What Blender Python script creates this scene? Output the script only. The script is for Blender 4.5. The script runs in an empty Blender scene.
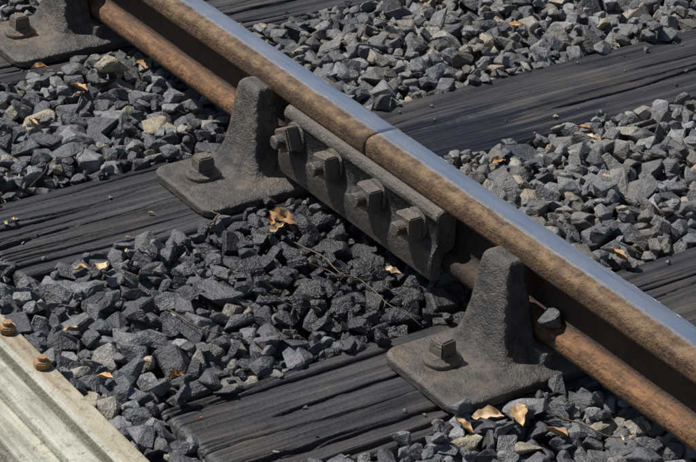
import bpy, bmesh, math, random
import numpy as np
from mathutils import Vector, Matrix, Euler, noise as mnoise
random.seed(7); rng=np.random.default_rng(11)
S=bpy.context.scene; COL=S.collection
# ------------------------------------------------------------ helpers
def link(o,parent=None):
    COL.objects.link(o)
    if parent: o.parent=parent
    return o
def mesh_obj(name,me,parent=None,loc=(0,0,0),rot=(0,0,0),mat=None):
    o=bpy.data.objects.new(name,me); o.location=loc; o.rotation_euler=rot
    if mat and not me.materials: me.materials.append(mat)
    return link(o,parent)
def empty(name,loc=(0,0,0),rot=(0,0,0)):
    o=bpy.data.objects.new(name,None); o.location=loc; o.rotation_euler=rot; o.empty_display_size=.1
    return link(o)
def from_py(name,v,f,smooth=False):
    me=bpy.data.meshes.new(name); me.from_pydata([tuple(map(float,p)) for p in v],[],f); me.update()
    if smooth: me.polygons.foreach_set('use_smooth',[True]*len(me.polygons))
    return me
def bm_to(name,bm,smooth=False):
    me=bpy.data.meshes.new(name); bmesh.ops.recalc_face_normals(bm,faces=bm.faces[:]); bm.to_mesh(me); bm.free()
    if smooth: me.polygons.foreach_set('use_smooth',[True]*len(me.polygons))
    return me
def loft(secs,cap=True):
    n=len(secs[0]); v=[p for s in secs for p in s]; f=[]
    for i in range(len(secs)-1):
        for j in range(n):
            a=i*n+j;b=i*n+(j+1)%n
            f.append((a,b,b+n,a+n))
    if cap:
        f.append(tuple(range(n-1,-1,-1))); f.append(tuple((len(secs)-1)*n+j for j in range(n)))
    return v,f
def box_bm(bm,c,s,rot=None,bev=0,seg=2):
    r=bmesh.ops.create_cube(bm,size=1.0); vs=r['verts']
    M=Matrix.Translation(c)@(rot if rot else Matrix.Identity(4))@Matrix.Diagonal((*s,1))
    bmesh.ops.transform(bm,matrix=M,verts=vs)
    if bev:
        es=list({e for v in vs for e in v.link_edges})
        bmesh.ops.bevel(bm,geom=es,offset=bev,segments=seg,affect='EDGES',profile=.5)
# ------------------------------------------------------------ node material helper
class NM:
    def __init__(s,name):
        s.m=bpy.data.materials.new(name); s.m.use_nodes=True; s.t=s.m.node_tree; s.n=s.t.nodes
        s.b=s.n['Principled BSDF']; s.tc=s.n.new('ShaderNodeTexCoord')
    def L(s,a,b): s.t.links.new(a,b)
    def obj(s,scale=(1,1,1)):
        mp=s.n.new('ShaderNodeMapping'); mp.inputs['Scale'].default_value=scale
        s.L(s.tc.outputs['Object'],mp.inputs['Vector']); return mp.outputs[0]
    def geo(s,scale=(1,1,1)):
        g=s.n.new('ShaderNodeNewGeometry'); mp=s.n.new('ShaderNodeMapping'); mp.inputs['Scale'].default_value=scale
        s.L(g.outputs['Position'],mp.inputs['Vector']); return mp.outputs[0]
    def noise(s,vec,scale,detail=5,rough=.6,out=0):
        x=s.n.new('ShaderNodeTexNoise'); x.inputs['Scale'].default_value=scale; x.inputs['Detail'].default_value=detail
        x.inputs['Roughness'].default_value=rough; s.L(vec,x.inputs['Vector']); return x.outputs[out]
    def ramp(s,fac,stops,interp='LINEAR'):
        r=s.n.new('ShaderNodeValToRGB'); e=r.color_ramp.elements; r.color_ramp.interpolation=interp
        while len(e)<len(stops): e.new(.5)
        for i,(p,c) in enumerate(stops):
            e[i].position=p; e[i].color=(*c,1) if not isinstance(c,(int,float)) else (c,c,c,1)
        s.L(fac,r.inputs[0]); return r.outputs[0]
    def mix(s,fac,a,b,mode='MIX'):
        x=s.n.new('ShaderNodeMix'); x.data_type='RGBA'; x.blend_type=mode
        for k,val in ((0,fac),(6,a),(7,b)):
            if isinstance(val,(int,float)): x.inputs[k].default_value=val if k==0 else (val,val,val,1)
            elif isinstance(val,tuple): x.inputs[k].default_value=(*val,1)
            else: s.L(val,x.inputs[k])
        return x.outputs[2]
    def math(s,op,a,b=None,c=None,clamp=False):
        x=s.n.new('ShaderNodeMath'); x.operation=op; x.use_clamp=clamp
        for i,v in enumerate((a,b,c)):
            if v is None: continue
            if isinstance(v,(int,float)): x.inputs[i].default_value=v
            else: s.L(v,x.inputs[i])
        return x.outputs[0]
    def sep(s,vec):
        x=s.n.new('ShaderNodeSeparateXYZ'); s.L(vec,x.inputs[0]); return x.outputs
    def mr(s,v,a,b,c=0.,d=1.):
        x=s.n.new('ShaderNodeMapRange'); x.interpolation_type='SMOOTHSTEP'
        for i,q in enumerate((a,b,c,d)): x.inputs[i+1].default_value=q
        s.L(v,x.inputs[0]); return x.outputs[0]
    def bump(s,h,dist,strength=1.,prev=None):
        x=s.n.new('ShaderNodeBump'); x.inputs['Distance'].default_value=dist; x.inputs['Strength'].default_value=strength
        s.L(h,x.inputs['Height'])
        if prev: s.L(prev,x.inputs['Normal'])
        return x.outputs[0]
    def fin(s,col=None,rough=None,met=None,nor=None,spec=None):
        for k,v in (('Base Color',col),('Roughness',rough),('Metallic',met),('Normal',nor),('Specular IOR Level',spec)):
            if v is None: continue
            if isinstance(v,(int,float)): s.b.inputs[k].default_value=v
            elif isinstance(v,tuple): s.b.inputs[k].default_value=(*v,1)
            else: s.L(v,s.b.inputs[k])
        return s.m
# --- rail steel
def mat_rail():
    m=NM('rail_steel'); o=m.obj(); X,Y,Z=m.sep(o)
    n1=m.noise(o,35,6,.68); n2=m.noise(m.obj((6,60,60)),2.5,6,.7); fine=m.noise(o,260,3,.7)
    streak=m.noise(m.obj((3,220,220)),1.2,4,.6); fl=m.noise(o,110,4,.65); big=m.noise(o,7,3,.6)
    ochre=m.ramp(n1,[(.25,(.075,.040,.019)),(.5,(.175,.098,.045)),(.66,(.29,.175,.085)),(.85,(.10,.056,.028))])
    ochre=m.mix(m.ramp(n2,[(.40,0.),(.60,.8)]),ochre,(.080,.050,.030))
    ochre=m.mix(m.ramp(fl,[(.52,0.),(.64,.75)]),ochre,(.040,.026,.017))
    ochre=m.mix(m.ramp(big,[(.45,0.),(.65,.55)]),ochre,(.085,.056,.036))
    ochre=m.mix(m.math('MULTIPLY',m.mr(Z,.130,.138),m.ramp(n1,[(.4,0.),(.6,.45)])),ochre,(.30,.20,.11))
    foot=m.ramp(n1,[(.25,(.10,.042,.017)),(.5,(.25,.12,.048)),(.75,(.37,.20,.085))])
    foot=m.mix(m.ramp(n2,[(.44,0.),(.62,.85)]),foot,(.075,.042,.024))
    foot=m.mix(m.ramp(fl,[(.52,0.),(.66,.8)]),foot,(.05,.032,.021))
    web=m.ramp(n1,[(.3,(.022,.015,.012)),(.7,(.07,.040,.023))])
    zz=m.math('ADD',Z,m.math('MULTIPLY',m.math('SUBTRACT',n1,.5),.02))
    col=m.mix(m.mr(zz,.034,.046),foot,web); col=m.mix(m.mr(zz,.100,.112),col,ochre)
    g=m.math('MULTIPLY',m.mr(m.math('ABSOLUTE',X),.42,.25),m.mr(zz,.112,.100))
    col=m.mix(m.math('MULTIPLY',g,.9),col,(.012,.010,.009))
    g2=m.math('MULTIPLY',m.mr(m.math('ADD',m.math('ABSOLUTE',X),m.math('MULTIPLY',n1,.3)),.24,.10),.6)
    col=m.mix(g2,col,(.036,.025,.018))
    yy=m.math('ADD',Y,m.math('MULTIPLY',m.math('SUBTRACT',n1,.5),.012))
    band=m.math('MULTIPLY',m.mr(yy,-.017,-.003),m.mr(yy,.0345,.029))
    band=m.math('MULTIPLY',band,m.mr(Z,.138,.1415))
    steel=m.ramp(streak,[(.3,(.36,.41,.48)),(.5,(.60,.65,.72)),(.7,(.85,.88,.92))])
    steel=m.mix(m.ramp(big,[(.45,0.),(.62,.30)]),steel,(.38,.38,.38))
    semi=m.math('MULTIPLY',m.math('MULTIPLY',m.mr(Z,.134,.143),m.mr(n2,.35,.7)),.45)
    fac=m.math('MAXIMUM',m.math('MULTIPLY',band,.94),semi)
    col=m.mix(band,col,steel)
    rough=m.math('SUBTRACT',.75,m.math('MULTIPLY',fac,m.math('ADD',m.mr(streak,.25,.75,.28,.42),m.mr(big,.35,.65,.10,.0))))
    hb=m.math('MULTIPLY',m.math('ADD',fine,m.math('ADD',fl,m.math('MULTIPLY',n1,2.))),m.math('SUBTRACT',1.05,band))
    nor=m.bump(hb,.0024,.9)
    return m.fin(col,rough,fac,nor)
def mat_cast(name,base,light,rust,greasy=.0,dust=.35,met=0.):
    m=NM(name); o=m.geo(); n1=m.noise(o,22,6,.65); n2=m.noise(o,9,5,.6); f=m.noise(o,330,4,.7); n3=m.noise(o,60,4,.7)
    col=m.mix(m.ramp(n1,[(.40,0.),(.64,1.)]),base,light)
    col=m.mix(m.ramp(n2,[(.50,0.),(.62,.9)]),col,rust)
    col=m.mix(m.ramp(n3,[(.46,0.),(.62,.8)]),col,base)
    g=m.n.new('ShaderNodeNewGeometry'); nz=m.sep(g.outputs['Normal'])[2]
    col=m.mix(m.math('MULTIPLY',m.math('MULTIPLY',m.mr(nz,.4,1.),dust),m.ramp(n1,[(.35,.2),(.65,1.5)])),col,(.17,.15,.13))
    pt=m.ramp(g.outputs['Pointiness'],[(.50,0.),(.56,.6)])  # edge highlights put into the colour: convex edges painted lighter
    col=m.mix(pt,col,(.25,.21,.17))
    col=m.mix(m.ramp(f,[(.66,0.),(.72,.6)]),col,(.26,.21,.16))
    nor=m.bump(m.math('ADD',f,m.math('ADD',m.math('MULTIPLY',n1,1.5),m.math('MULTIPLY',n3,1.6))),.0032,.95)
    return m.fin(col,m.mr(n1,.3,.7,.50-greasy,.32-greasy*.6),met,nor,.8)
def mat_wood():
    m=NM('sleeper_creosoted_timber'); o=m.geo((1,1,1)); st=m.geo((60,2.2,60)); st2=m.geo((170,4,170))
    a=m.noise(st,1.,6,.62); b=m.noise(st2,1.,3,.6); c=m.noise(o,5,5,.6); d=m.noise(o,160,4,.7)
    col=m.ramp(a,[(.30,(.010,.010,.012)),(.5,(.027,.027,.032)),(.70,(.062,.060,.066))])
    col=m.mix(m.ramp(c,[(.48,0.),(.70,.75)]),col,m.ramp(a,[(.3,(.026,.019,.014)),(.7,(.115,.088,.066))]))
    col=m.mix(.6,col,m.ramp(b,[(.32,.5),(.5,1.),(.7,1.5)]),'MULTIPLY')
    X,Y,Z=m.sep(o)
    q=m.mr(m.math('ADD',m.math('POWER',m.math('MULTIPLY',m.math('ADD',X,.19),1/.13),2.),m.math('ADD',m.math('POWER',m.math('MULTIPLY',m.math('SUBTRACT',Y,.34),1/.26),2.),m.math('ADD',m.math('MULTIPLY',m.math('SUBTRACT',a,.5),5.),m.math('MULTIPLY',m.math('SUBTRACT',c,.5),4.)))),1.3,.6)
    col=m.mix(m.math('MULTIPLY',q,.8),col,(.008,.008,.012))
    col=m.mix(m.ramp(d,[(.64,0.),(.70,.5)]),col,(.16,.14,.115))
    at=m.n.new('ShaderNodeAttribute'); at.attribute_name='crack'
    col=m.mix(at.outputs['Fac'],col,(.003,.003,.003))
    r=m.math('SUBTRACT',m.mr(a,.3,.7,.42,.64),m.math('MULTIPLY',q,.24))
    h=m.math('ADD',m.math('ADD',a,m.math('MULTIPLY',b,.6)),m.math('MULTIPLY',d,.3))
    nor=m.bump(h,.0048,.8)
    return m.fin(col,r,0.,nor,.55)
def mat_stone():
    m=NM('crushed_stone'); o=m.geo()
    at=m.n.new('ShaderNodeAttribute'); at.attribute_name='tint'; t=at.outputs['Fac']
    at2=m.n.new('ShaderNodeAttribute'); at2.attribute_name='oil'; oil=at2.outputs['Fac']
    base=m.ramp(t,[(0.,(.040,.043,.052)),(.25,(.082,.088,.100)),(.55,(.155,.162,.174)),(.80,(.28,.283,.29)),(.93,(.32,.285,.225)),(.975,(.38,.32,.22)),(1.,(.48,.41,.30))])
    n=m.noise(o,45,3,.7); f=m.noise(o,380,2,.75)
    base=m.mix(.9,base,m.ramp(n,[(.3,.40),(.55,1.),(.75,1.4)]),'MULTIPLY')
    base=m.mix(.8,base,m.ramp(f,[(.35,.6),(.65,1.35)]),'MULTIPLY')
    dust=m.noise(o,12,2,.6); Y=m.sep(o)[1]
    df=m.math('MULTIPLY',m.ramp(dust,[(.42,0.),(.72,.6)]),m.mr(Y,-.15,.25,.25,1.))
    base=m.mix(df,base,(.25,.21,.155))
    col=m.mix(m.math('MULTIPLY',oil,.88),base,(.016,.017,.021))
    nor=m.bump(m.math('ADD',f,m.math('MULTIPLY',n,3.)),.0030,.85)
    return m.fin(col,m.math('SUBTRACT',.50,m.math('MULTIPLY',oil,.17)),0.,nor,.6)
def mat_ground():
    m=NM('ground_grit'); o=m.geo(); n=m.noise(o,30,6,.7); v=m.n.new('ShaderNodeTexVoronoi'); v.inputs['Scale'].default_value=26; m.L(o,v.inputs['Vector'])
    col=m.ramp(n,[(.3,(.04,.038,.036)),(.7,(.13,.12,.11))])
    col=m.mix(.6,col,m.ramp(m.sep(v.outputs['Color'])[0],[(0,.5),(1,1.3)]),'MULTIPLY')
    nor=m.bump(v.outputs['Distance'],.02,.9)
    return m.fin(col,.9,0.,nor)
def mat_paint(name,c1,c2,stain):
    m=NM(name); o=m.geo(); n=m.noise(o,14,6,.65); s=m.noise(m.geo((3,40,40)),1.5,5,.6); f=m.noise(o,200,4,.7)
    sp=m.noise(o,70,5,.7)
    col=m.mix(m.ramp(n,[(.35,0.),(.65,1.)]),c1,c2); col=m.mix(m.ramp(s,[(.46,0.),(.66,.75)]),col,stain)
    col=m.mix(m.ramp(sp,[(.55,0.),(.66,.8)]),col,stain)
    nor=m.bump(m.math('ADD',f,m.math('ADD',n,sp)),.0022,.8)
    return m.fin(col,.7,0.,nor)
def mat_leaf():
    m=NM('dry_leaf'); o=m.geo(); n=m.noise(o,60,5,.6)
    at=m.n.new('ShaderNodeAttribute'); at.attribute_name='tint'
    c=m.ramp(at.outputs['Fac'],[(0,(.24,.09,.028)),(.4,(.46,.25,.09)),(.7,(.56,.39,.20)),(.9,(.60,.48,.31)),(1,(.2,.28,.08))])
    c=m.mix(m.ramp(n,[(.47,0.),(.64,.7)]),c,(.17,.075,.035))
    return m.fin(c,.6,0.,m.bump(n,.001,.6))
M_rail=mat_rail()
M_chair=mat_cast('chair_cast_iron',(.030,.027,.025),(.112,.098,.085),(.19,.130,.080),.06,.26)
M_fish=mat_cast('fishplate_greasy_steel',(.008,.008,.009),(.030,.028,.027),(.045,.033,.025),.18,.2)
M_bolt=mat_cast('bolt_steel',(.022,.020,.019),(.095,.082,.072),(.14,.092,.056),.12,.45,.3)
M_wood=mat_wood(); M_stone=mat_stone(); M_ground=mat_ground(); M_leaf=mat_leaf()
M_beam1=mat_paint('tan_weathered_paint',(.48,.43,.32),(.36,.31,.21),(.19,.145,.095))
M_beam2=mat_paint('pale_grey_paint',(.54,.52,.43),(.41,.40,.32),(.22,.21,.15))
M_board=mat_paint('weathered_board',(.20,.17,.13),(.13,.11,.085),(.07,.06,.05))
M_rustbolt=mat_paint('rusty_bolt',(.35,.20,.09),(.42,.27,.14),(.18,.09,.04))
# ------------------------------------------------------------ layout
Z_RAIL=.045
SP=.715; SL=[-.296+SP*i for i in range(-5,7)]      # sleeper centres
SL[4]+=.025
CH=[-.282+SP*i for i in range(-5,7)]
# ------------------------------------------------------------ rail
half=[(0,0),(.018,0),(.028,.002),(.0335,.008),(.035,.016),(.0345,.025),(.031,.031),(.020,.036),(.0125,.041),(.0098,.049),(.0095,.072),(.0098,.094),(.0125,.101),(.020,.1045),(.030,.107),(.0338,.1105),(.0350,.116),(.0352,.125),(.0350,.133),(.0335,.1385),(.030,.1425),(.023,.1448),(.012,.1458),(0,.146)]
prof=half+[(-y,z) for y,z in half[-2:0:-1]]
def rail_mesh(x0,x1,name):
    xs=np.linspace(x0,x1,int(abs(x1-x0)/.012)+2)
    secs=[]
    for x in xs:
        s=[]
        for y,z in prof:
            w=mnoise.noise(Vector((x*7,y*30,z*30)))*.0006+mnoise.noise(Vector((x*40,y*60,z*60)))*.0004
            s.append((x,y+w,z+w*.5))
        secs.append(s)
    v,f=loft(secs); me=from_py(name,v,f,True)
    me.polygons[-1].use_smooth=False; me.polygons[-2].use_smooth=False
    bm=bmesh.new(); bm.from_mesh(me); bmesh.ops.recalc_face_normals(bm,faces=bm.faces[:]); bm.to_mesh(me); bm.free()
    return me
mA=rail_mesh(-5,-.0012,'rail_a'); mB=rail_mesh(.0016,5,'rail_b')
GY=1.505
for y,r in ((0,0),(GY,math.pi)):
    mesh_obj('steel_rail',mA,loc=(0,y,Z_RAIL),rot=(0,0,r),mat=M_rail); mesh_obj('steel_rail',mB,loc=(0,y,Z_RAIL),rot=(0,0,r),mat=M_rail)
# ------------------------------------------------------------ bolts
def nut_mesh(name,side,th,ch=.004):
    bm=bmesh.new(); r=bmesh.ops.create_cone(bm,cap_ends=True,segments=4,radius1=side*.7071,radius2=side*.7071,depth=th)
    bmesh.ops.rotate(bm,matrix=Matrix.Rotation(math.pi/4,3,'Z'),verts=bm.verts[:])
    bmesh.ops.bevel(bm,geom=bm.edges[:],offset=ch*.5,segments=2,affect='EDGES')
    for v in bm.verts:
        rr=math.hypot(v.co.x,v.co.y); lim=side*.56
        if v.co.z>th*.3 and rr>lim: v.co.z-= (rr-lim)*.9
    return bm_to(name,bm)
def cyl_bm(bm,rad,z0,z1,seg=28,rad2=None):
    r=bmesh.ops.create_cone(bm,cap_ends=True,segments=seg,radius1=rad,radius2=rad if rad2 is None else rad2,depth=z1-z0)
    bmesh.ops.translate(bm,vec=(0,0,(z0+z1)/2),verts=r['verts']); return r['verts']
def lathe(name,pts,seg=32):
    secs=[[(r*math.cos(2*math.pi*j/seg),r*math.sin(2*math.pi*j/seg),z) for j in range(seg)] for r,z in pts]
    v,f=loft(secs); me=from_py(name,v,f,True)
    bm=bmesh.new(); bm.from_mesh(me); bmesh.ops.recalc_face_normals(bm,faces=bm.faces[:])
    for e in bm.edges:
        if e.calc_face_angle(0)>.7: e.smooth=False
    bm.to_mesh(me); bm.free(); return me
me_nut=nut_mesh('nut',.041,.028)
me_thread=lathe('thread',[(.0122,-.005)]+[(.0122 if k%2 else .0108,-.003+k*.00125) for k in range(12)]+[(.0100,.0128),(.0005,.0130)])
me_washer=lathe('washer',[(.0005,0),(.026,0),(.027,.001),(.027,.004),(.0255,.0052),(.0005,.0053)])
me_collar=lathe('collar',[(.0005,0),(.028,0),(.030,.003),(.030,.008),(.0275,.011),(.023,.013),(.0205,.017),(.0005,.0175)])
def head_mesh():
    s=[]
    for z,w in ((.012,.0155),(.020,.0155),(.034,.0145),(.039,.0125)):
        s.append([(sx*w,sy*w,z) for sx,sy in ((-1,-1),(1,-1),(1,1),(-1,1))])
    v,f=loft(s); me=from_py('head',v,f); bm=bmesh.new(); bm.from_mesh(me)
    bmesh.ops.bevel(bm,geom=[e for e in bm.edges if e.calc_face_angle(0)>.3],offset=.0022,segments=2,affect='EDGES')
    return bm_to('screw_head',bm)
me_head=head_mesh()
# ------------------------------------------------------------ chair
def rrect(cx,cy,hx,hy,r,z,n=6):
    p=[]
    for sx,sy,a0 in ((1,1,0),(-1,1,90),(-1,-1,180),(1,-1,270)):
        for k in range(n+1):
            a=math.radians(a0+90*k/n); p.append((cx+sx*(hx-r)+r*math.cos(a),cy+sy*(hy-r)+r*math.sin(a),z))
    return p
def add_loft(bm,secs):
    v,f=loft(secs); vs=[bm.verts.new(p) for p in v]
    for q in f: bm.faces.new([vs[i] for i in q])
def chair_mesh():
    bm=bmesh.new()
    add_loft(bm,[rrect(0,0,.0975,.225,.026,0),rrect(0,0,.0975,.225,.026,.013),rrect(0,0,.0945,.222,.026,.0165),rrect(0,0,.085,.12,.03,.021),rrect(0,0,.07,.10,.03,.028)])
    add_loft(bm,[rrect(0,0,.085,.06,.01,.01),rrect(0,0,.075,.05,.01,.0445)])
    def jaw(sg,top,off):
        T=[(.010,-.004,.082,.030,.150),(.020,-.006,.072,.032,.131),(.033,-.008,.061,.034,.116),(.055,-.011,.052,.036,.104),
           (.085,-.014,.0455,.0365,.095),(.112,-.017,.0415,.037,.089),(.135,-.020,.0380,.0375,.084),(.152,-.022,.0345,.038,.080),(.164,-.023,.0310,.040,.077),(.170,-.023,.0260,.044,.072),(.172,-.023,.020,.05,.067)]
        ss=[]
        for z,cx,hx,yi,yo in T:
            z*=top; yi+=off; yo+=off
            cy=(yi+yo)/2;hy=(yo-yi)/2; s=rrect(cx,sg*cy,hx,hy,min(hx,hy)*.42,z); ss.append(s)
        add_loft(bm,ss)
    jaw(-1,1.0,0.0); jaw(1,.80,.030)
    bmesh.ops.recalc_face_normals(bm,faces=bm.faces[:])
    me=bpy.data.meshes.new('c'); bm.to_mesh(me); bm.free()
    o=bpy.data.objects.new('tmp',me); COL.objects.link(o)
    md=o.modifiers.new('r','REMESH'); md.mode='VOXEL'; md.voxel_size=.0025; md.use_smooth_shade=True
    sm=o.modifiers.new('s','SMOOTH'); sm.factor=.5; sm.iterations=3
    dg=bpy.context.evaluated_depsgraph_get(); me2=bpy.data.meshes.new_from_object(o.evaluated_get(dg))
    bpy.data.objects.remove(o); me2.name='chair_body'
    n=len(me2.vertices); co=np.empty(n*3); me2.vertices.foreach_get('co',co); co=co.reshape(-1,3)
    for i in range(n):
        p=Vector(co[i]); w=mnoise.noise(p*28)*.0018+mnoise.noise(p*90)*.0008
        co[i,2]+=w*(1 if co[i,2]>.004 else 0); co[i,0]+=w
    me2.vertices.foreach_set('co',co.ravel()); me2.polygons.foreach_set('use_smooth',[True]*len(me2.polygons)); me2.update()
    return me2
me_chair=chair_mesh(); me_chair.materials.clear(); me_chair.materials.append(M_chair)
def key_mesh():
    bm=bmesh.new(); add_loft(bm,[[(x,p[0],p[1]) for p in ((.0125+w,.045),(.038+w,.045),(.038+w,.100),(.0125+w,.104))] for x,w in ((-.10,-.000),(.10,.003))])
    bmesh.ops.recalc_face_normals(bm,faces=bm.faces[:])
    bmesh.ops.bevel(bm,geom=bm.edges[:],offset=.004,segments=2,affect='EDGES')
    for v in bm.verts: v.co.z+=.03; v.co.y+=.021
    return bm_to('key',bm,False)
me_key=key_mesh()
def chair(x,y,flip):
    e=empty('rail_chair',(x,y,0.002),(0,0,math.pi if flip else 0))
    mesh_obj('chair_body',me_chair,e,mat=M_chair)
    mesh_obj('rail_key',me_key,e,mat=M_board)
    for i,(sx,sy) in enumerate(((-.022,-.163),(-.05,.178),(.052,.178))):
        a=random.uniform(-.25,.25)+(.1)
        mesh_obj('screw_collar_%d'%i,me_collar,e,(sx,sy,.0160),mat=M_bolt)
        mesh_obj('screw_head_%d'%i,me_head,e,(sx,sy,.0175),(0,0,a),mat=M_bolt)
for x in CH: chair(x,0,False)
for x in CH: chair(x,GY,True)
# ------------------------------------------------------------ fishplates
def fish_mesh(L=.228):
    P=[(.0335,.1105),(.0385,.1130),(.0460,.1100),(.0500,.1030),(.0505,.0960),(.0480,.0900),(.0485,.0560),(.0530,.0460),(.0585,.0380),(.0600,.0280),(.0600,.0040),(.0580,-.0060),(.0530,-.0110),(.0440,-.0110),(.0400,-.0060),(.0385,.0100),(.0350,.0300),(.0200,.0375),(.0135,.0450),(.0135,.0950),(.0220,.1030)]
    xs=np.concatenate([[-L,-L+.003],np.linspace(-L+.012,L-.012,50),[L-.003,L]])
    secs=[]
    for x in xs:
        k=.0022 if abs(x)>L-.001 else 0
        s=[]
        for y,z in P:
            w=mnoise.noise(Vector((x*14,y*40,z*22)))*.0013
            cy,cz=.04,.05
            s.append((x,-(y+w-(k if y>cy else 0)),z+w*.6-(k if z>cz else -k)))
        secs.append(s)
    v,f=loft(secs); me=from_py('fish',v,f,False); bm=bmesh.new(); bm.from_mesh(me); bmesh.ops.recalc_face_normals(bm,faces=bm.faces[:])
    for fc in bm.faces: fc.smooth=True
    for e in bm.edges:
        if e.calc_face_angle(0)>.45: e.smooth=False
    bm.to_mesh(me); bm.free(); return me
me_fish=fish_mesh()
BX=[-.186,-.068,.060,.174]
def fishplate(y,side):
    rz=0 if side<0 else math.pi
    e=empty('fishplate',(0,y,Z_RAIL),(0,0,rz))
    mesh_obj('plate',me_fish,e,mat=M_fish)
    for i,x in enumerate(BX):
        a=[.42,.14,-.07,.05][i]; x=x if side<0 else -x
        Rm=Euler((math.pi/2,0,0)).to_matrix().to_4x4()@Matrix.Rotation(a,4,'Z')
        if side<0:
            for nm,me,d in (('washer',me_washer,.0478),('nut',me_nut,.0672),('bolt_end',me_thread,.0825)):
                o=mesh_obj('%s_%d'%(nm,i),me,e,mat=M_bolt); o.matrix_local=Matrix.Translation((x,-d,.070))@Rm
        else:
            o=mesh_obj('bolt_head_%d'%i,me_nut,e,mat=M_bolt); o.matrix_local=Matrix.Translation((x,-.062,.070))@Rm
for y,flip in ((0,1),(GY,-1)):
    fishplate(y,-1*flip); fishplate(y,1*flip)
# ------------------------------------------------------------ sleepers
def sleeper_mesh(seed,W=.254,L=2.62,T=.125,fine=True):
    r=random.Random(seed); nx=140 if fine else 24; ny=340 if fine else 60
    xs=np.linspace(-W/2,W/2,nx); y00=-.575; ys=np.linspace(y00,y00+L,ny)
    Xg,Yg=np.meshgrid(xs,ys); Zg=np.zeros_like(Xg); C=np.zeros_like(Xg)
    for k in range(nx):
        x=xs[k]
        for j in range(ny):
            y=ys[j]
            Zg[j,k]=mnoise.noise(Vector((x*40,y*1.6,seed)))*.0026+mnoise.noise(Vector((x*140,y*3,seed+5)))*.0012+mnoise.noise(Vector((x*5,y*4,seed+9)))*.002
    for c in range(24 if fine else 5):
        x0=r.uniform(-W*.46,W*.46); big=c<6
        if r.random()<.55: y0=y00-.01; ln=r.uniform(.15,.55)
        else: y0=r.uniform(-.5,1.6); ln=r.uniform(.2,.8)
        if big: ln*=1.4
        w=r.uniform(.0035,.0055) if big else r.uniform(.0012,.0028); ph=r.uniform(0,50); dr=r.uniform(-.03,.03)
        cx=np.array([x0+dr*(y-y0)+mnoise.noise(Vector((ph,y*4,0)))*.014+mnoise.noise(Vector((ph,y*22,0)))*.0025 for y in ys])
        wv=np.array([.65+.7*abs(mnoise.noise(Vector((ph+3,y*12,0)))) for y in ys])
        prof_=np.clip((ys-y0)/.03+.3,0,1)*np.clip((y0+ln-ys)/.2,0,1)*wv
        d=np.abs(Xg-cx[:,None]); k=np.clip(1.25-d/(w*prof_[:,None]+.0006),0,1)*(prof_[:,None]>0.03)
        Zg-=k*(.011 if big else .006)*np.minimum(1,prof_[:,None]*1.5); C=np.maximum(C,k)
    ed=np.minimum(Xg+W/2,W/2-Xg); Zg-=.006*np.clip(1-ed/.008,0,1)**2
    ee=np.minimum(Yg-y00,y00+L-Yg); Zg-=.006*np.clip(1-ee/.012,0,1)**2
    wob=np.array([mnoise.noise(Vector((3.3,y*3,seed)))*.004 for y in ys])
    Xg=Xg+wob[:,None]
    V=np.stack([Xg,Yg,Zg],-1).reshape(-1,3); idx=np.arange(nx*ny).reshape(ny,nx)
    F=[(int(idx[j,k]),int(idx[j,k+1]),int(idx[j+1,k+1]),int(idx[j+1,k])) for j in range(ny-1) for k in range(nx-1)]
    per=list(idx[0,:])+list(idx[1:,-1])+list(idx[-1,-2::-1])+list(idx[-2:0:-1,0]); n0=len(V); per=[int(i) for i in per]
    low=V[per].copy(); low[:,2]=-T; V=np.vstack([V,low]); m=len(per)
    for i in range(m): F.append((per[(i+1)%m],per[i],n0+i,n0+(i+1)%m))
    F.append(tuple(n0+i for i in range(m-1,-1,-1)))
    me=from_py('sleeper',V,F,False)
    at=me.attributes.new('crack','FLOAT','POINT'); at.data.foreach_set('value',np.concatenate([C.ravel(),np.zeros(m)]).astype(np.float32))
    for p in me.polygons: p.use_smooth=True
    return me
far_me=sleeper_mesh(99,fine=False)
for i,x in enumerate(SL):
    vis=-1.9<x<1.3
    mesh_obj('timber_sleeper',sleeper_mesh(20+i) if vis else far_me,loc=(x,random.uniform(-.008,.004) ,0.0),rot=(0,0,random.uniform(-.006,.006)),mat=M_wood)
# ------------------------------------------------------------ ground sheet
DX0,DX1,DY0,DY1=-1.9,1.45,-.80,1.70
gx=[-300,-30,-6,DX0-.1,DX0,DX1,DX1+.1,6,30,300]; gy=[-300,-30,-6,DY0-.1,DY0,DY1,DY1+.1,6,30,300]
gv=[];gf=[]
for j,y in enumerate(gy):
    for i,x in enumerate(gx):
        ins=3<i<6 and 3<j<6
        gv.append((x,y,-.075 if ins else -.03))
for j in range(9):
    for i in range(9): a=j*10+i; gf.append((a,a+1,a+11,a+10))
mesh_obj('ground',from_py('ground',gv,gf),mat=M_ground)
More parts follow.
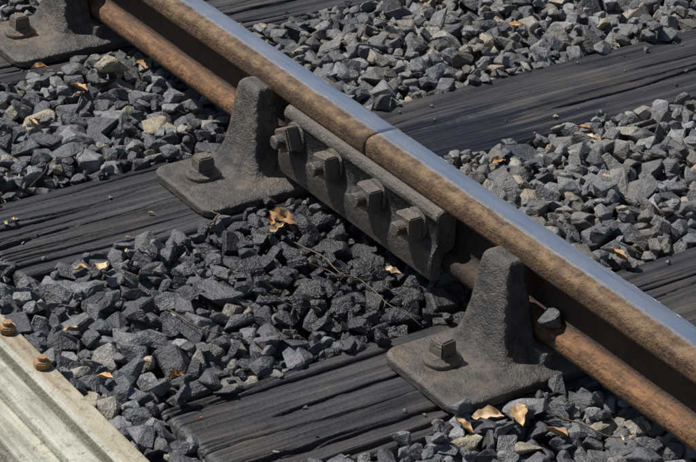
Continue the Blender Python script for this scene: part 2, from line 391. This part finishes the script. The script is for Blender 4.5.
# ------------------------------------------------------------ ballast
protos=[]
for k in range(48):
    bm=bmesh.new(); r=random.Random(k)
    ax=(1.,r.uniform(.6,.95),r.uniform(.42,.80))
    for i in range(r.choice((10,12,15,18))):
        d=Vector((r.gauss(0,1),r.gauss(0,1),r.gauss(0,1))).normalized()
        mx=max(abs(d.x),abs(d.y),abs(d.z)); d=d*(.45+.55/mx)*r.uniform(.82,1.0)
        bm.verts.new((d.x*ax[0]*.5,d.y*ax[1]*.5,d.z*ax[2]*.5))
    res=bmesh.ops.convex_hull(bm,input=bm.verts[:])
    for v in [v for v in bm.verts if not v.link_faces]: bm.verts.remove(v)
    bmesh.ops.dissolve_limit(bm,angle_limit=math.radians(18),verts=bm.verts[:],edges=bm.edges[:])
    bmesh.ops.bevel(bm,geom=bm.edges[:],offset=.030,segments=1,affect='EDGES')
    for v in bm.verts: v.co+=Vector((r.uniform(-1,1),r.uniform(-1,1),r.uniform(-1,1)))*.010
    bmesh.ops.triangulate(bm,faces=bm.faces[:]); bmesh.ops.recalc_face_normals(bm,faces=bm.faces[:])
    bm.verts.index_update()
    V=np.array([v.co[:] for v in bm.verts]); F=np.array([[v.index for v in f.verts] for f in bm.faces]); bm.free()
    V-=(V.max(0)+V.min(0))/2; V/=V[:,0].max()*2; protos.append((V,F))
G=.006; GX0,GY0=DX0-.1,DY0-.1; nxg=int((DX1-DX0+.2)/G); nyg=int((DY1-DY0+.2)/G)
gX=GX0+(np.arange(nxg)+.5)*G; gY=GY0+(np.arange(nyg)+.5)*G
hgt=np.full((nxg,nyg),-.062)
solid=np.zeros((nxg,nyg),bool)
for x in SL:
    a=(np.abs(gX-x)<.127)[:,None]&((gY>-.585)&(gY<2.05))[None,:]
    hgt[a]=0; solid|=a
VV=[];FF=[];TT=[];OO=[];off=0
def place(k,size,x,y,zc,Rm,tint,oil):
    global off
    V,F=protos[k]; P=(V*size)@Rm.T+np.array([x,y,zc])
    VV.append(P);FF.append(F+off);TT.append(np.full(len(V),tint,np.float32));OO.append(np.full(len(V),oil,np.float32)); off+=len(V)
def rotm(tilt):
    a=rng.uniform(0,2*math.pi); e=Euler((rng.normal(0,tilt),rng.normal(0,tilt),0)).to_matrix()
    return np.array(Matrix.Rotation(a,3,'Z')@e)
def oil_at(x,y):
    o=0.
    if y<.0: o=max(0,1-math.hypot((x-.10)/.38,(y+.09)/.28))*1.4
    o=max(o,max(0,1-math.hypot((x+.0)/.3,(y-.08)/.14)))
    if y<0 and -.25<x<.40: o+=.27*min(1,(y+.66)/.2 if y<-.46 else 1)
    elif y<0: o+=.10
    return min(1,max(0,o+rng.normal(0,.12)*(o>0.02)))
def drop(size,x,y,tint=None,onsolid=False,tilt=.5,limit=.03):
    k=int(rng.integers(len(protos))); Rm=rotm(tilt); V=(protos[k][0]*size)@Rm.T
    ex=V.max(0); r=(ex[0]+ex[1])/2; hz=ex[2]
    i=int((x-GX0)/G); j=int((y-GY0)/G); n=int(r/G)+1
    if i-n<0 or j-n<0 or i+n>=nxg or j+n>=nyg: return False
    sub=hgt[i-n:i+n+1,j-n:j+n+1]; dd=np.hypot(np.arange(-n,n+1)[:,None],np.arange(-n,n+1)[None,:])*G/max(r,1e-6)
    m=dd<.75; base=np.percentile(sub[m],58 if not onsolid else 70)
    zc=base+hz*.78
    if zc+hz>limit: return False
    top=zc+hz
    if abs(y)<.235+r*.5:
        for c in CH:
            if abs(x-c)<.10+r*.8: return False
    if abs(y-GY)<.24+r*.5:
        for c in CH:
            if abs(x-c)<.10+r*.85: return False
    if abs(y)<.04+r and top>Z_RAIL+.002 : return False
    if abs(y)<.065+r and abs(x)<.235+r and top>.028: return False
    if y-r<-.680 and top>-.002: return False
    dome=zc+hz*np.sqrt(np.clip(1-dd**2,0,1))*.9; mm=dd<1
    sub[mm]=np.maximum(sub[mm],dome[mm])
    t=rng.beta(1.3,1.5)*.9 if rng.random()>.06 else rng.uniform(.88,1)
    if tint is not None:t=tint
    place(k,size,x,y,zc,Rm,t,oil_at(x,y)); return True
NST=27000; cnt=0
for s in range(NST):
    f=s/NST
    size=float(np.clip(rng.lognormal(math.log(.043),.30),.022,.080))
    if f>.78: size=float(rng.uniform(.013,.036))
    best=None
    for t in range(7):
        x=rng.uniform(DX0,DX1); y=rng.uniform(DY0,DY1)
        i=int((x-GX0)/G); j=int((y-GY0)/G)
        if solid[i,j]: continue
        h=hgt[i,j]
        if best is None or h<best[0]: best=(h,x,y)
    if best is None: continue
    x,y=best[1],best[2]
    lim=.028+.014*mnoise.noise(Vector((x*5,y*5,1)))
    dE=min(abs(abs(x-q)-.127) for q in SL)
    if dE<.035: lim-=.010
    if y<-.50: lim-=.006
    if drop(size,x,y,limit=lim): cnt+=1
# stones that strayed onto the sleepers
for s in range(330):
    c=random.choice(SL[2:9])
    edge=random.random()<.28
    x=c+(random.choice((-1,1))*random.uniform(.115,.13) if edge else random.uniform(-.12,.12)); y=random.uniform(-.58,1.2)
    drop(random.uniform(.004,.012) if not edge else random.uniform(.018,.038),x,y,onsolid=True,limit=.045,tilt=.3)
for x,y,sz,t in ((-.755,-.10,.066,.985),(.60,-.25,.045,.97),(.66,-.19,.04,.95),(-.16,.50,.03,.95),(-.12,.515,.022,.5),(-.60,.62,.03,.8)):
    for _ in range(6):
        if drop(sz,x,y,tint=t,onsolid=True,limit=.07): break
place(12,.036,.490,-.028,.090,rotm(.15),.45,.3)
place(9,.030,-.175,-.110,.010,rotm(.5),.3,.6)
V=np.concatenate(VV);F=np.concatenate(FF)
me=bpy.data.meshes.new('ballast'); me.vertices.add(len(V)); me.vertices.foreach_set('co',V.astype(np.float32).ravel())
me.loops.add(F.size); me.loops.foreach_set('vertex_index',F.astype(np.int32).ravel())
me.polygons.add(len(F)); me.polygons.foreach_set('loop_start',np.arange(0,F.size,3,dtype=np.int32)); 
me.update(calc_edges=True)
me.attributes.new('tint','FLOAT','POINT').data.foreach_set('value',np.concatenate(TT))
me.attributes.new('oil','FLOAT','POINT').data.foreach_set('value',np.concatenate(OO))
me.polygons.foreach_set('use_smooth',np.zeros(len(F),bool))
mesh_obj('gravel_ballast',me,mat=M_stone)
def hat(x,y):
    i=int((x-GX0)/G); j=int((y-GY0)/G); return float(hgt[max(0,i-2):i+3,max(0,j-2):j+3].max())
# ------------------------------------------------------------ leaves
lv=[];lf=[];lt=[]
def leaf(x,y,L,yaw,tint,tilt=.35,curl=.8,z=None):
    b=len(lv); n=11;m=5; zz=(hat(x,y) if z is None else z)+.004; L*=.88
    Rr=Euler((random.uniform(-tilt,tilt),random.uniform(-tilt,tilt),yaw)).to_matrix(); rip=random.uniform(0,9); asym=random.uniform(-.15,.15)
    for i in range(n):
        u=i/(n-1); w=L*.27*math.sin(math.pi*min(1,max(0,u)))**.8*(1-.3*u)*(1+.22*math.sin(u*19+rip))
        for j in range(m):
            v=(j/(m-1)-.5)*2
            zz2=curl*L*(.26*v*v*math.sin(math.pi*u)+.25*(u-.5)**2)+mnoise.noise(Vector((u*4,v*2,rip)))*L*.12
            p=Rr@Vector(((u-.5)*L,v*w+asym*L*math.sin(math.pi*u),zz2)); lv.append((p.x+x,p.y+y,p.z+zz)); lt.append(tint)
    for i in range(n-1):
        for j in range(m-1): a=b+i*m+j; lf.append((a,a+1,a+m+1,a+m))
for x,y,L,yaw,t in ((-.086,-.136,.060,.6,.45),(-.070,-.160,.04,1.6,.75),(-.10,-.15,.035,2.6,.2),(-.092,-.479,.05,-.3,.8),(-.11,-.50,.03,.8,.6),(-.723,-.185,.045,.3,.4),(-.70,-.20,.03,1.3,.8),(-.862,-.198,.04,1.3,.5),(-.756,-.041,.035,.3,.35),(-.563,.704,.035,.4,.4),(-.758,.633,.05,.9,.55),(-.084,.306,.035,1.4,.5),(.283,.281,.045,.0,.35),(.587,-.207,.055,.8,.8),(.601,-.159,.06,-.5,.7),(.575,-.24,.04,.3,.5),(.658,-.139,.05,.2,.45),(.256,-.531,.035,1.6,.3),(.147,-.073,.035,.5,.82),(-.137,.545,.04,.9,.6),(-.10,.53,.03,.2,.75),(.20,-.62,.035,.5,.55),(.05,-.60,.03,1.2,.75),(-.62,-.33,.03,.2,.6),(.43,-.10,.02,.2,.7)):
    leaf(x,y,L,yaw,t)
for _ in range(75):
    x=random.uniform(-1.7,1.3); y=random.uniform(-.62,1.5)
    if abs(y)<.06 or abs(y-GY)<.1: continue
    leaf(x,y,random.uniform(.007,.020),random.uniform(0,6.3),random.choice((.1,.3,.5,.7,.85,.85,.99 if random.random()<.3 else .6)))
me=from_py('leaves',lv,lf,True); me.attributes.new('tint','FLOAT','POINT').data.foreach_set('value',np.array(lt,np.float32))
mesh_obj('dry_leaves',me,mat=M_leaf)
# ------------------------------------------------------------ twigs
tv=[];tf=[]
def twig(p0,p1,rad,seed):
    n=16;k=5;b=len(tv);prev=None
    for i in range(n+1):
        u=i/n; x=p0[0]+(p1[0]-p0[0])*u+mnoise.noise(Vector((u*3,seed,0)))*.02; y=p0[1]+(p1[1]-p0[1])*u+mnoise.noise(Vector((u*3,seed,5)))*.02
        h=hat(x,y)+rad; prev=h if prev is None else prev*.6+h*.4; z=max(prev,h-.004)+.001; r=rad*(1-.6*u)
        for j in range(k):
            a=2*math.pi*j/k; tv.append((x+r*math.cos(a)*.7,y+r*math.cos(a)*.7,z+r*math.sin(a)))
    for i in range(n):
        for j in range(k): a=b+i*k+j;c=b+i*k+(j+1)%k; tf.append((a,c,c+k,a+k))
for i,(a,b,r) in enumerate((((-.02,-.155),(.30,-.125),.0014),((.05,-.19),(.22,-.10),.0010),((.08,-.46),(.26,-.38),.0018),((-.14,-.24),(-.19,-.20),.002),((.12,-.30),(.20,-.25),.001),((-.5,-.3),(-.42,-.42),.0012),((-.75,.5),(-.62,.58),.0012),((.0,.55),(.12,.62),.0014),((.62,-.12),(.72,-.05),.002),((-.9,-.30),(-.8,-.38),.0012),((.1,.9),(.2,.75),.0014))):
    twig(a,b,r,i*3.7)
M_twig=mat_paint('twig_bark',(.16,.10,.06),(.24,.16,.10),(.08,.05,.03))
mesh_obj('twigs',from_py('twigs',tv,tf,True),mat=M_twig)
# ------------------------------------------------------------ walkway edge beam
e=empty('walkway_edging',(0,0,0))
def plank(name,x0,x1,y0,y1,z0,z1,mat,bev=.003):
    bm=bmesh.new(); box_bm(bm,((x0+x1)/2,(y0+y1)/2,(z0+z1)/2),(x1-x0,y1-y0,z1-z0),bev=bev)
    mesh_obj(name,bm_to(name,bm),e,mat=mat)
plank('outer_rail',-4,3,-.725,-.690,-.09,.050,M_beam1,.004)
plank('outer_lip',-4,3,-.737,-.7255,-.09,.056,M_beam2,.002)
plank('inner_angle_base',-4,3,-.766,-.7375,-.09,.026,M_beam2,.002)
plank('inner_angle_top',-4,3,-.804,-.7665,-.09,.080,M_beam2,.004)
plank('capping',-4,3,-.852,-.8045,-.09,.066,M_beam2,.004)
x=-3.0
while x<3:
    plank('deck_board',x,x+.142,-2.2,-.853,.012,.044,M_board,.003); x+=.148
bm=bmesh.new(); cyl_bm(bm,.014,0,.012,6); bmesh.ops.bevel(bm,geom=bm.edges[:],offset=.002,segments=2,affect='EDGES'); cyl_bm(bm,.007,.010,.018,12)
men=bm_to('edging_nut',bm)
for xx in (-.55,.056,.172,.66): mesh_obj('edging_nut',men,e,(xx,-.706,.0495),(0,0,xx*9),mat=M_rustbolt)
# ------------------------------------------------------------ light + sky
sd=Vector((-.86,-.51,0)).normalized(); el=math.radians(54)
sdir=Vector((sd.x*math.cos(el),sd.y*math.cos(el),math.sin(el)))
ld=bpy.data.lights.new('sun','SUN'); ld.energy=5.0; ld.angle=math.radians(.53); ld.color=(1,.97,.92)
lo=bpy.data.objects.new('sun',ld); lo.rotation_euler=(-sdir).to_track_quat('-Z','Y').to_euler(); lo.location=(0,0,5); link(lo)
w=bpy.data.worlds.new('World'); S.world=w; w.use_nodes=True; nt=w.node_tree
sky=nt.nodes.new('ShaderNodeTexSky'); sky.sky_type='NISHITA'; sky.sun_disc=False; sky.sun_elevation=el; sky.sun_rotation=math.atan2(sd.x,sd.y)
nt.links.new(sky.outputs[0],nt.nodes['Background'].inputs[0]); nt.nodes['Background'].inputs[1].default_value=.060
# ------------------------------------------------------------ camera
C=Vector((2.783,-1.945,1.799)); yaw,pitch,roll=2.547,.486,.034; F=2303
f=Vector((math.cos(yaw)*math.cos(pitch),math.sin(yaw)*math.cos(pitch),-math.sin(pitch)))
r=f.cross(Vector((0,0,1))).normalized(); u=r.cross(f)
r2=math.cos(roll)*r+math.sin(roll)*u; u2=-math.sin(roll)*r+math.cos(roll)*u
M=Matrix((( r2.x,u2.x,-f.x,C.x),(r2.y,u2.y,-f.y,C.y),(r2.z,u2.z,-f.z,C.z),(0,0,0,1)))
cd=bpy.data.cameras.new('camera'); cd.sensor_width=36; cd.lens=F/696*36; cd.clip_end=1000; cd.clip_start=.05
cam=bpy.data.objects.new('camera',cd); COL.objects.link(cam); cam.matrix_world=M; S.camera=cam
S.view_settings.view_transform='Standard'; S.view_settings.look='None'; S.view_settings.exposure=0
